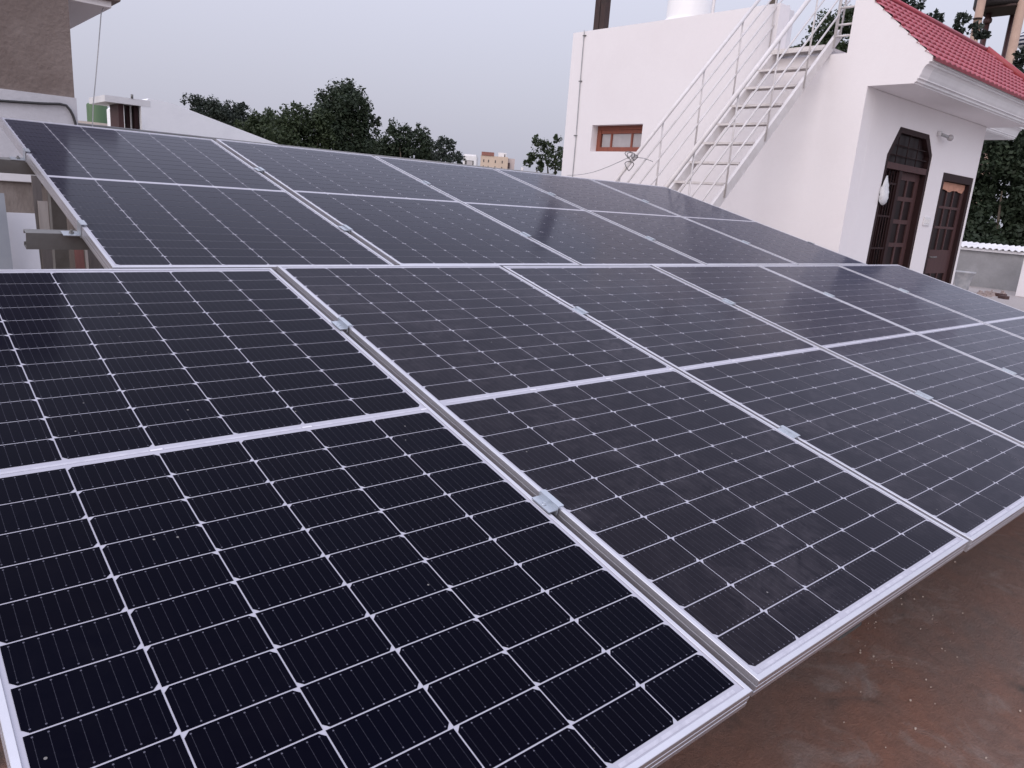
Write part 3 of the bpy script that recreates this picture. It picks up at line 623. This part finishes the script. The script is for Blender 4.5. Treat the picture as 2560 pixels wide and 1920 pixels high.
b = MB(); b.lathe([(0.13, 0.0), (0.15, 0.02), (0.155, 0.14), (0.18, 0.30), (0.225, 0.44), (0.245, 0.46), (0.245, 0.485), (0.21, 0.485), (0.19, 0.42)], (20.75, 6.72, 0), 22)
tag(b.build('cement_pot', POT), 'flared pale cement pot standing beside the single brown door', 'pot')
bp = at_z(2508, 747, 0)
tag(MB().box((-0.115, -0.055, 0), (0.115, 0.055, 0.075)).build('brick', BRICK, None, bevel=0.006, org=Vector((0, 0, 0))), 'loose dark brick lying on the floor near the white pier', 'brick')
col.objects[-1].location = bp; col.objects[-1].rotation_euler = (0, 0, 1.0)
tag(MB().box((-0.115, -0.055, 0.0), (0.115, 0.055, 0.075)).build('brick', BRICK, None, bevel=0.006, org=Vector((0, 0, 0))), 'dark brick behind the loose one, closer to the grey parapet', 'brick')
col.objects[-1].location = bp + Vector((0.55, 0.22, 0)); col.objects[-1].rotation_euler = (0, 0, 1.35)
b = MB(); random.seed(5)
for i in range(60):
    c0 = at_z(2470 + random.gauss(0, 16), 737 + random.gauss(0, 3), 0); s = random.uniform(0.02, 0.07); h = random.uniform(0.02, 0.07)
    a = [(c0.x + math.cos(t) * s * random.uniform(0.7, 1.3), c0.y + math.sin(t) * s * random.uniform(0.7, 1.3)) for t in [k * math.pi / 3 for k in range(6)]]
    b.add([(x, y, 0) for x, y in a] + [(c0.x + (x - c0.x) * 0.6, c0.y + (y - c0.y) * 0.6, h) for x, y in a], [tuple(range(6, 12))] + [(k, (k + 1) % 6, 6 + (k + 1) % 6, 6 + k) for k in range(6)])
tag(b.build('rubble', DEBRIS), 'scattered pale rubble on the floor in front of the grey parapet', 'rubble', kind='stuff')
# paint flecks on the near floor
b = MB(); random.seed(21)
for i in range(84):
    x, y = random.uniform(1520, 2560), random.uniform(1150, 1920)
    if i % 2: x, y = random.gauss(2230, 130), random.gauss(1600, 90)
    c0 = at_z(x, y, 0); s = random.choice((0.002, 0.0025, 0.003, 0.0045, 0.006)); an = random.uniform(0, 3.14)
    q = [(math.cos(an + t) * s * e, math.sin(an + t) * s * e * 0.6) for t, e in ((0, 1), (1.3, 0.8), (2.4, 1.1), (3.6, 0.7), (5.0, 1.0))]
    b.add([(c0.x + u, c0.y + v, 0.002) for u, v in q] + [(c0.x + u, c0.y + v, 0.0045) for u, v in q], [(5, 6, 7, 8, 9)] + [(k, (k + 1) % 5, 5 + (k + 1) % 5, 5 + k) for k in range(5)])
tag(b.build('paint_flecks', mat('dried_paint', (0.60, 0.50, 0.42), (0.42, 0.33, 0.27), rough=0.7, scale=9)), 'tiny pale paint flecks scattered over the brown floor', 'flecks', kind='stuff')
# rear boundary wall
tag(MB().box((1.9, 9.6, 0), (9.2, 9.8, 1.885)).build('boundary_wall', CONC, None, bevel=0.01), 'grey concrete boundary wall behind the solar panels', 'wall')
tag(MB().tube([at_y(1315, 432, 9.6) + Vector((0, 0.1, -0.05)), at_y(1315, 432, 9.6) + Vector((0, 0.1, 0.085))], 0.022, 8).build('pipe_stub', RAIL), 'short white pipe stub on top of the grey boundary wall', 'pipe')

# ================================================================== neighbour's brown building, left
bb_ = empty('brown_building', (0.0, 8.4, 0), 'brown rendered building corner with a pale base at the left edge', 'building')
YB, XB = 6.9, 1.404
MB().box((-3.5, YB, 1.945), (XB, YB + 3.0, 5.2)).build('wall', BROWN, bb_)
MB().box((-3.5, YB - 0.012, 1.357), (XB + 0.010, YB + 3.0, 1.944)).build('plinth', GREYW, bb_)
MB().box((-3.5, YB - 0.008, 0), (XB + 0.006, YB + 3.0, 1.286)).build('lower_wall', STAINW, bb_)
MB().box((-3.5, YB - 0.04, 1.287), (XB + 0.016, YB + 2.99, 1.356)).build('ledge', WHITE2, bb_, bevel=0.006)
YS = 6.90
MB().box((XB + 0.001, YS, 2.645), (1.70, YB + 3.0, 2.69)).build('roof_soffit', WHITE, bb_)
MB().box((XB + 0.001, YS - 0.05, 2.691), (1.76, YB + 3.0, 2.84)).build('roof_slab', BROWN, bb_, bevel=0.015)
b = MB(); pp = [at_y(x, y, YB - 0.03) for x, y in ((-60, 249), (0, 252), (60, 256), (110, 259), (150, 260), (166, 264), (176, 276), (183, 290), (188, 306), (192, 325))]
tag(b.tube(pp, 0.010, 8).build('black_cable', BLACK), 'black cable drooping along the pale base of the brown building', 'cable')
wt = at_y(253, 33, YS + 0.06)
tag(MB().tube([(1.68, YS + 0.06, 2.70), wt, at_y(246, 120, YS + 0.06), at_y(239, 200, YS + 0.06), at_y(233, 262, YS + 0.06), at_y(231, 330, YS + 0.06), at_y(229, 420, YS + 0.06)], 0.004, 6).build('hanging_wire', POT), 'thin wire hanging straight down beside the brown building', 'wire')
# boards leaning under the panels
def board(name, m, x0, x1, ytop, ybot, Yd, lean, label, zt=None, thick=0.02, foot=True):
    """x0..x1 measured at the photo row ybot; leans back by `lean` metres over its height"""
    Yd *= 0.80
    a, b_ = at_y(x0, ybot, Yd), at_y(x1, ybot, Yd); top = at_y((x0 + x1) / 2, ytop, Yd).z
    o = MB(); f0, f1 = Yd - lean, Yd
    v = [(a.x, f0, 0), (b_.x, f0, 0), (b_.x, f0 + thick, 0), (a.x, f0 + thick, 0), (a.x, f1, top), (b_.x, f1, top), (b_.x, f1 + thick, top), (a.x, f1 + thick, top)]
    o.add(v, [(3, 2, 1, 0), (4, 5, 6, 7), (0, 1, 5, 4), (1, 2, 6, 5), (2, 3, 7, 6), (3, 0, 4, 7)])
    return tag(o.build(name, m, None), label, 'board', 'boards stored behind the panels')
board('leaning_board', BOARDG, -60, 26, 482, 660, 7.55, 0.25, 'wide blue grey board leaning at the far left under the panels')
board('leaning_board', BOARDW, 26, 97, 533, 660, 7.75, 0.22, 'short white board leaning beside the blue grey board')
board('plank', PLYD, 96, 118, 440, 660, 8.30, 0.12, 'tall dark plank standing right of the short white board')
board('plank', PLYL, 100, 124, 503, 575, 8.24, 0.06, 'pale plank behind the dark one, upper end showing')
board('plank', PLYD, 106, 131, 574, 660, 8.02, 0.10, 'short dark plank in front of the pale plank')
board('plywood_sheet', PLY, 128, 186, 455, 660, 8.36, 0.10, 'weathered plywood sheet standing behind the channel end')
board('plank', PLYR, 188, 210, 585, 660, 8.20, 0.10, 'red brown plank standing right of the plywood sheet')
board('plank', PLYL, 214, 220, 585, 660, 8.16, 0.10, 'very thin pale batten next to the red brown plank')
board('plywood_sheet', PLYD, 222, 300, 560, 660, 8.40, 0.06, 'dark board behind the lower left corner of the rear panels')

# ================================================================== white house with sloping roof, left
LY = 14.0
lh = empty('white_stair_house', (4.4, 14.8, -6.7), 'distant white house with a sloping wall top behind the rear panels', 'house')
pl = [at_y(x, y, LY) for x, y in ((352, 262), (372, 246), (418, 255), (462, 270), (560, 308), (690, 358), (760, 386))]
poly = [(p.x, p.z) for p in pl] + [(6.75, -6.7), (pl[0].x - 0.0, -6.7)]
MB().prism(poly[::-1], 1, LY, LY + 2.2).build('wall', mat('white_limewash', (0.84, 0.85, 0.88), (0.74, 0.75, 0.79), rough=0.85, scale=1.1, lo=0.5, hi=0.8, fine=0.08), house and lh)
s0 = at_y(262, 237, LY)
MB().box((3.28, LY - 0.004, s0.z - 0.10), (pl[1].x + 0.02, LY + 1.05, s0.z + 0.0)).build('roof_slab', WHITE2, lh)
MB().box((3.50, LY + 0.12, -6.7), (3.58, LY + 0.65, s0.z - 0.101)).build('jamb', WOODL, lh)
MB().box((3.735, LY + 0.10, -6.7), (3.80, LY + 0.25, s0.z - 0.101)).build('jamb', WOOD, lh); MB().box((3.66, LY + 0.30, -6.7), (3.72, LY + 0.4, s0.z - 0.101)).build('jamb', WOODL, lh)
MB().box((3.585, LY + 0.5, -6.7), (3.655, LY + 0.55, 2.30)).build('inner_wall', BEIGE, lh)
MB().box((2.0, LY + 2.3, -6.7), (4.0, LY + 2.5, 2.23)).build('rear_parapet', mat('pale_beige_parapet', (0.60, 0.53, 0.48), rough=0.85), lh)
for x in (960, 985, 1000): pass
tag(MB().tube([at_y(330, 236, LY) , at_y(330, 246, LY)], 0.02, 6).build('pipe_stub', STEEL), 'dark pipe stub on the slab of the distant white house', 'pipe')
gt = at_y(272, 278, 18.5)
b = MB(); b.lathe([(0.20, -1.2), (0.20, -0.3), (0.21, -0.28), (0.21, -0.26), (0.20, -0.24), (0.20, 0.09), (0.18, 0.12), (0.1, 0.14)], (gt.x - 0.20, 18.6, gt.z), 24)
gk = empty('green_tank', (gt.x - 0.20, 18.6, gt.z - 1.2), 'green water tank seen under the slab of the distant white house', 'water tank'); b.build('body', GREEN, gk)
MB().box((gt.x - 0.8, 18.1, -6.7), (gt.x + 0.6, 19.1, gt.z - 1.2)).build('stand', BEIGE, gk)

# ================================================================== far buildings
def far_building(name, label, D, x0, x1, ytop, m, extra):
    a, b_ = at_d(x0, ytop, D), at_d(x1, ytop, D); z = a.z
    d = (b_ - a); d.z = 0; w = d.length; d.normalize(); nn = Vector((d.y, -d.x, 0)) * -1
    if nn.dot(a) < 0: nn = -nn
    o = empty(name, (a + b_) / 2 * 1.0 - Vector((0, 0, z + 6.7)), label, 'building')
    def blk(u0, u1, v0, v1, z0, z1, nm, mm, par=None):
        ps = [a + d * (u * w) + nn * v for u, v in ((u0, v0), (u1, v0), (u1, v1), (u0, v1))]
        q = MB(); q.add([(p.x, p.y, z0) for p in ps] + [(p.x, p.y, z1) for p in ps], [(3, 2, 1, 0), (4, 5, 6, 7), (0, 1, 5, 4), (1, 2, 6, 5), (2, 3, 7, 6), (3, 0, 4, 7)])
        if par is not None: ORG[par] = ORG[o]
        return q.build(nm, mm, par or o)
    extra(blk, z); return o
def beige(blk, z):
    blk(0, 0.80, 0, 9, -6.7, z, 'wall', BEIGE); blk(0.80, 1.0, 1.2, 9, -6.7, z - 0.2, 'wing', mat('pinkish_facade', (0.52, 0.44, 0.43), rough=0.85, scale=0.3))
    blk(0.02, 0.38, -0.15, 3, z + 0.01, z + 0.9, 'parapet', BRICKRED); blk(0.50, 0.74, 2, 5, z + 0.01, z + 1.1, 'stair_head', WHITE2)
    blk(0.68, 0.71, 1.9, 1.99, z + 0.1, z + 0.8, 'door', DARKW)
    for u in (0.08, 0.22, 0.42, 0.62):
        for k in range(3): blk(u, u + (0.022 if k % 2 else 0.03), -0.05, 0.1, z - 1.6 - 1.5 * k, z - 0.95 - 1.5 * k, 'window', DARKW)
    blk(0.80, 0.86, 0.6, 1.19, z - 2.6, z - 1.3, 'balcony', MAROON); blk(0.80, 0.87, 0.5, 1.19, z - 4.6, z - 3.4, 'balcony', MAROON); blk(0.93, 0.97, 1.1, 1.19, z - 4.6, z - 3.6, 'window', DARKW)
far_building('apartment_block', 'far beige apartment block with a brick red parapet on the skyline', 190, 1202, 1288, 388, BEIGE, beige)
def whitef(blk, z):
    blk(0, 1, 0, 8, -6.7, z - 0.4, 'wall', WHITE2); blk(0.05, 0.95, 1, 6, z - 0.4, z, 'roof_slab', WHITE2); blk(0.15, 0.8, -0.05, 0.1, z - 2.6, z - 1.4, 'window', DARKW)
    blk(0.30, 0.72, -0.1, -0.06, z - 2.6, z - 1.5, 'pane', FROST)
far_building('far_white_house', 'far white house half hidden beside the right end of the tree row', 170, 1158, 1192, 384, WHITE2, whitef)

# ================================================================== tank tower, right
tw = empty('tank_tower', (31, 10.6, -6.7), 'tall tank stand with tan columns and a black water tank behind the red roof', 'tower')
DT = 31
def colm(name, m, xa, ya, xb, yb, r, D):
    p = at_d((xa + xb) / 2, (ya + yb) / 2, D); b = MB(); b.tube([(p.x, p.y, -6.7), (p.x, p.y, 11.5)], r, 14); b.build(name, m, tw)
colm('column', TAN, 2455, 0, 2442, 62, 0.16, DT); colm('column', TAN, 2556, 0, 2532, 122, 0.18, DT)
colm('post', MAROON, 2479, 0, 2467, 60, 0.12, DT + 1.2); colm('post', MAROON, 2538, 20, 2516, 105, 0.115, DT + 1.4)
q = at_d(2469, 52, DT + 1.2); b = MB(); b.lathe([(0.12, -0.12), (0.17, -0.06), (0.17, 0.06), (0.12, 0.12)], (q.x, q.y, q.z), 14); b.build('joint', MAROON, tw)
q = at_d(2444, 47, DT); b = MB(); b.lathe([(0.162, -0.025), (0.175, -0.015), (0.175, 0.015), (0.162, 0.025)], (q.x, q.y, q.z), 14); b.build('band', RUST, tw)
q = at_d(2502, 24, DT + 0.8); b = MB(); b.lathe([(0.98, 0.0), (1.06, 0.10), (1.06, 1.9), (0.7, 2.2)], (q.x, q.y, q.z), 28); b.build('tank', BLACKTANK, tw)
MB().box((q.x - 0.8, q.y - 0.8, q.z - 0.08), (q.x + 0.8, q.y + 0.8, q.z - 0.001)).build('platform', RUST, tw)
q = at_d(2566, 101, 34)
fb = empty('striped_finial', (q.x, q.y, -6.7), 'round dark blue and white striped ball at the right edge', 'finial')
def stripes():
    m, nt, lk, b = nodes_of('blue_white_stripes'); g_ = nt.new('ShaderNodeNewGeometry'); s_ = nt.new('ShaderNodeSeparateXYZ'); lk.new(g_.outputs['Position'], s_.inputs[0])
    f = mth(nt, lk, 'GREATER_THAN', mth(nt, lk, 'FRACT', mth(nt, lk, 'MULTIPLY', s_.outputs['Z'], 6.0)), 0.5); lk.new(mixc(nt, lk, f, (0.02, 0.025, 0.07), (0.75, 0.75, 0.78)), b.inputs['Base Color']); return m
b = MB(); b.lathe([(0.40 * math.sin(math.pi * (i + 0.05) / 12.1), -0.40 * math.cos(math.pi * (i + 0.05) / 12.1)) for i in range(13)], (q.x, q.y, q.z), 20); b.build('ball', stripes(), fb)
MB().tube([(q.x, q.y, -6.7), (q.x, q.y, q.z - 0.38)], 0.04, 8).build('pole', RUST, fb)

# ================================================================== trees
import numpy as np
def tree(label, D, blobs, m, leaf=0.16, dens=1.0, seed=1, depth=0.8, group=None, trunk_px=None, big=False):
    """blobs: (px, py, radius px) of leaf masses; the tree stands D metres away"""
    rs = np.random.RandomState(seed); leaf *= 0.80
    cs_ = []
    fwd = Vector(ray(1280, 492)).normalized()
    for x, y, r in blobs:
        p = at_d(x, y, D) + fwd * rs.uniform(-1, 1) * r * D / F * depth
        cs_.append((np.array(p), r * D / F * 1.16))
    base = at_d(*(trunk_px or (sum(b[0] for b in blobs) / len(blobs), 480)), D)
    root = empty('tree', (base.x, base.y, -6.7), label, 'tree', group)
    # secondary lumps on each mass, then leaves on the lumps
    pts = []
    for c_, r in cs_:
        nl = max(7, int(26 * min(1.6, r / 1.2)))
        d = rs.normal(size=(nl, 3)); d /= np.linalg.norm(d, axis=1)[:, None]
        lump = c_ + d * (r * rs.uniform(0.40, 0.98, nl))[:, None] * np.array([1, 1, 0.9])
        lr = r * rs.uniform(0.14, 0.42, nl)
        for l, q in zip(lump, lr):
            k = int(min(1500, dens * 15 * (q / leaf) ** 2)) + 14
            e = rs.normal(size=(k, 3)); e /= np.linalg.norm(e, axis=1)[:, None]
            pts.append(np.c_[l + e * (q * rs.uniform(0.5, 1.2, k))[:, None], e])
        k = int(dens * 9.0 * (r / leaf) ** 2)
        e = rs.normal(size=(k, 3)); e /= np.linalg.norm(e, axis=1)[:, None]
        pts.append(np.c_[c_ + e * (r * rs.uniform(0.2, 0.75, k))[:, None], e])
    A = np.concatenate(pts); n = len(A); P, E = A[:, :3], A[:, 3:]
    nrm = E * 0.6 + np.array([0, 0, 0.5]) + rs.normal(size=(n, 3)) * 0.55; nrm /= np.linalg.norm(nrm, axis=1)[:, None]
    t = np.cross(nrm, rs.normal(size=(n, 3))); t /= np.linalg.norm(t, axis=1)[:, None]; u = np.cross(nrm, t)
    s = leaf * rs.uniform(0.6, 1.25, n)[:, None]; wd = 0.55
    V = np.stack([P - t * s * 0.5, P + u * s * wd * 0.5 - nrm * s * 0.06, P + t * s * 0.5, P - u * s * wd * 0.5 - nrm * s * 0.06], 1) - np.array((base.x, base.y, -6.7))
    me = bpy.data.meshes.new('crown'); me.vertices.add(n * 4); me.vertices.foreach_set('co', V.reshape(-1)); me.loops.add(n * 4); me.polygons.add(n)
    me.loops.foreach_set('vertex_index', np.arange(n * 4)); me.polygons.foreach_set('loop_start', np.arange(n) * 4); me.polygons.foreach_set('loop_total', np.full(n, 4)); me.materials.append(m); me.update(calc_edges=True)
    o = bpy.data.objects.new('crown', me); col.objects.link(o); o.parent = root
    low = min(c_[2] - r for c_, r in cs_); fork = Vector((base.x, base.y, max(-4.5, low * 0.5 - 2)))
    th = max(0.16, 0.022 * (max(c_[2] for c_, r in cs_) + 6.7))
    b = MB(); b.tube([(base.x, base.y, -6.7), (base.x + 0.1, base.y, (-6.7 + fork.z) / 2), fork], th * 1.3, 10, r2=th); b.build('trunk', BARK, root)
    for c_, r in cs_[:7]:
        cv_ = Vector(c_); mid = fork.lerp(cv_, 0.45) + Vector((0, 0, 0.3)); b = MB(); b.tube([fork, mid, fork.lerp(cv_, 0.85)], th * 0.45, 7, r2=th * 0.10); b.build('limb', BARK, root)
    return root
G1 = 'trees behind the rear row of panels'
tree('low dark tree just above the sloping top of the distant white house', 62, [(492, 262, 28), (532, 272, 28), (562, 288, 30), (590, 285, 20), (604, 268, 13), (600, 300, 24), (520, 305, 30), (570, 330, 36)], LEAF_C, 0.34, 1.0, 3, group=G1)
tree('mid green rounded tree left of the tallest tree', 56, [(650, 308, 36), (690, 332, 44), (665, 300, 22), (620, 330, 38), (660, 372, 45), (600, 372, 40), (700, 395, 40)], LEAF_B, 0.32, 1.0, 4, group=G1)
tree('broad green tree leaning against the left of the tallest tree', 48, [(728, 296, 34), (768, 326, 52), (716, 356, 46), (806, 372, 50), (760, 398, 52), (700, 330, 26), (800, 310, 34)], LEAF_B, 0.30, 1.0, 5, group=G1)
tree('tallest domed tree on the skyline behind the panels', 50, [(848, 246, 46), (875, 238, 34), (806, 258, 30), (886, 272, 40), (912, 306, 32), (934, 298, 16), (856, 318, 58), (912, 348, 36), (880, 384, 52), (940, 385, 40), (824, 300, 36)], LEAF_A, 0.30, 1.05, 6, group=G1)
tree('shorter spreading tree right of the tallest tree', 47, [(1000, 330, 28), (1048, 336, 24), (972, 362, 32), (1030, 372, 40), (985, 395, 38), (1065, 388, 34)], LEAF_A, 0.28, 1.0, 7, group=G1)
tree('small loose tree at the right end of the tree row', 46, [(1102, 352, 17), (1128, 362, 18), (1142, 386, 17), (1100, 385, 30), (1120, 405, 28), (1150, 402, 12)], LEAF_C, 0.25, 0.6, 8, group=G1)
tree('isolated loose tree beside the left corner of the white roof house', 34, [(1342, 360, 20), (1368, 368, 22), (1394, 345, 12), (1335, 388, 17), (1370, 396, 25), (1324, 408, 12), (1394, 412, 24), (1402, 380, 20), (1350, 415, 14)], LEAF_B, 0.20, 0.55, 9, trunk_px=(1385, 480))
G2 = 'trees behind the white roof house'
tree('dark leafy tree seen through the gap at the top of the staircase', 30, [(2080, 75, 42), (2110, 60, 40), (2030, 110, 32), (2070, 120, 45), (2120, 120, 45), (1995, 130, 22), (2050, 170, 50), (2130, 30, 18)], LEAF_B, 0.20, 1.2, 10, group=G2, trunk_px=(2080, 400))
tree('tree top rising behind the left of the red tiled roof', 29, [(2255, 5, 22), (2285, 18, 20), (2240, 30, 26), (2275, 45, 28)], LEAF_C, 0.20, 0.9, 11, group=G2, trunk_px=(2265, 400))
tree('feathery tree tops rising over the middle of the red tiled roof', 28, [(2325, 45, 16), (2348, 50, 15), (2398, 48, 17), (2400, 70, 18), (2425, 75, 16), (2450, 82, 16), (2465, 84, 14), (2345, 75, 22), (2385, 92, 22)], LEAF_C, 0.24, 0.7, 12, group=G2, trunk_px=(2390, 400))
tree('large dark tree filling the view under the porch canopy', 25, [(2440, 430, 50), (2500, 410, 55), (2560, 430, 60), (2420, 500, 45), (2470, 500, 55), (2540, 510, 60), (2430, 570, 50), (2490, 580, 55), (2560, 590, 60), (2600, 500, 60), (2460, 360, 55), (2540, 360, 60), (2450, 640, 60), (2540, 650, 60)], LEAF_A, 0.24, 1.8, 13, group=G2, trunk_px=(2500, 640))
tree('low tree top at the far right below the striped ball', 27, [(2552, 140, 14), (2575, 135, 20), (2570, 165, 30)], LEAF_C, 0.2, 0.9, 14, group=G2, trunk_px=(2570, 400))
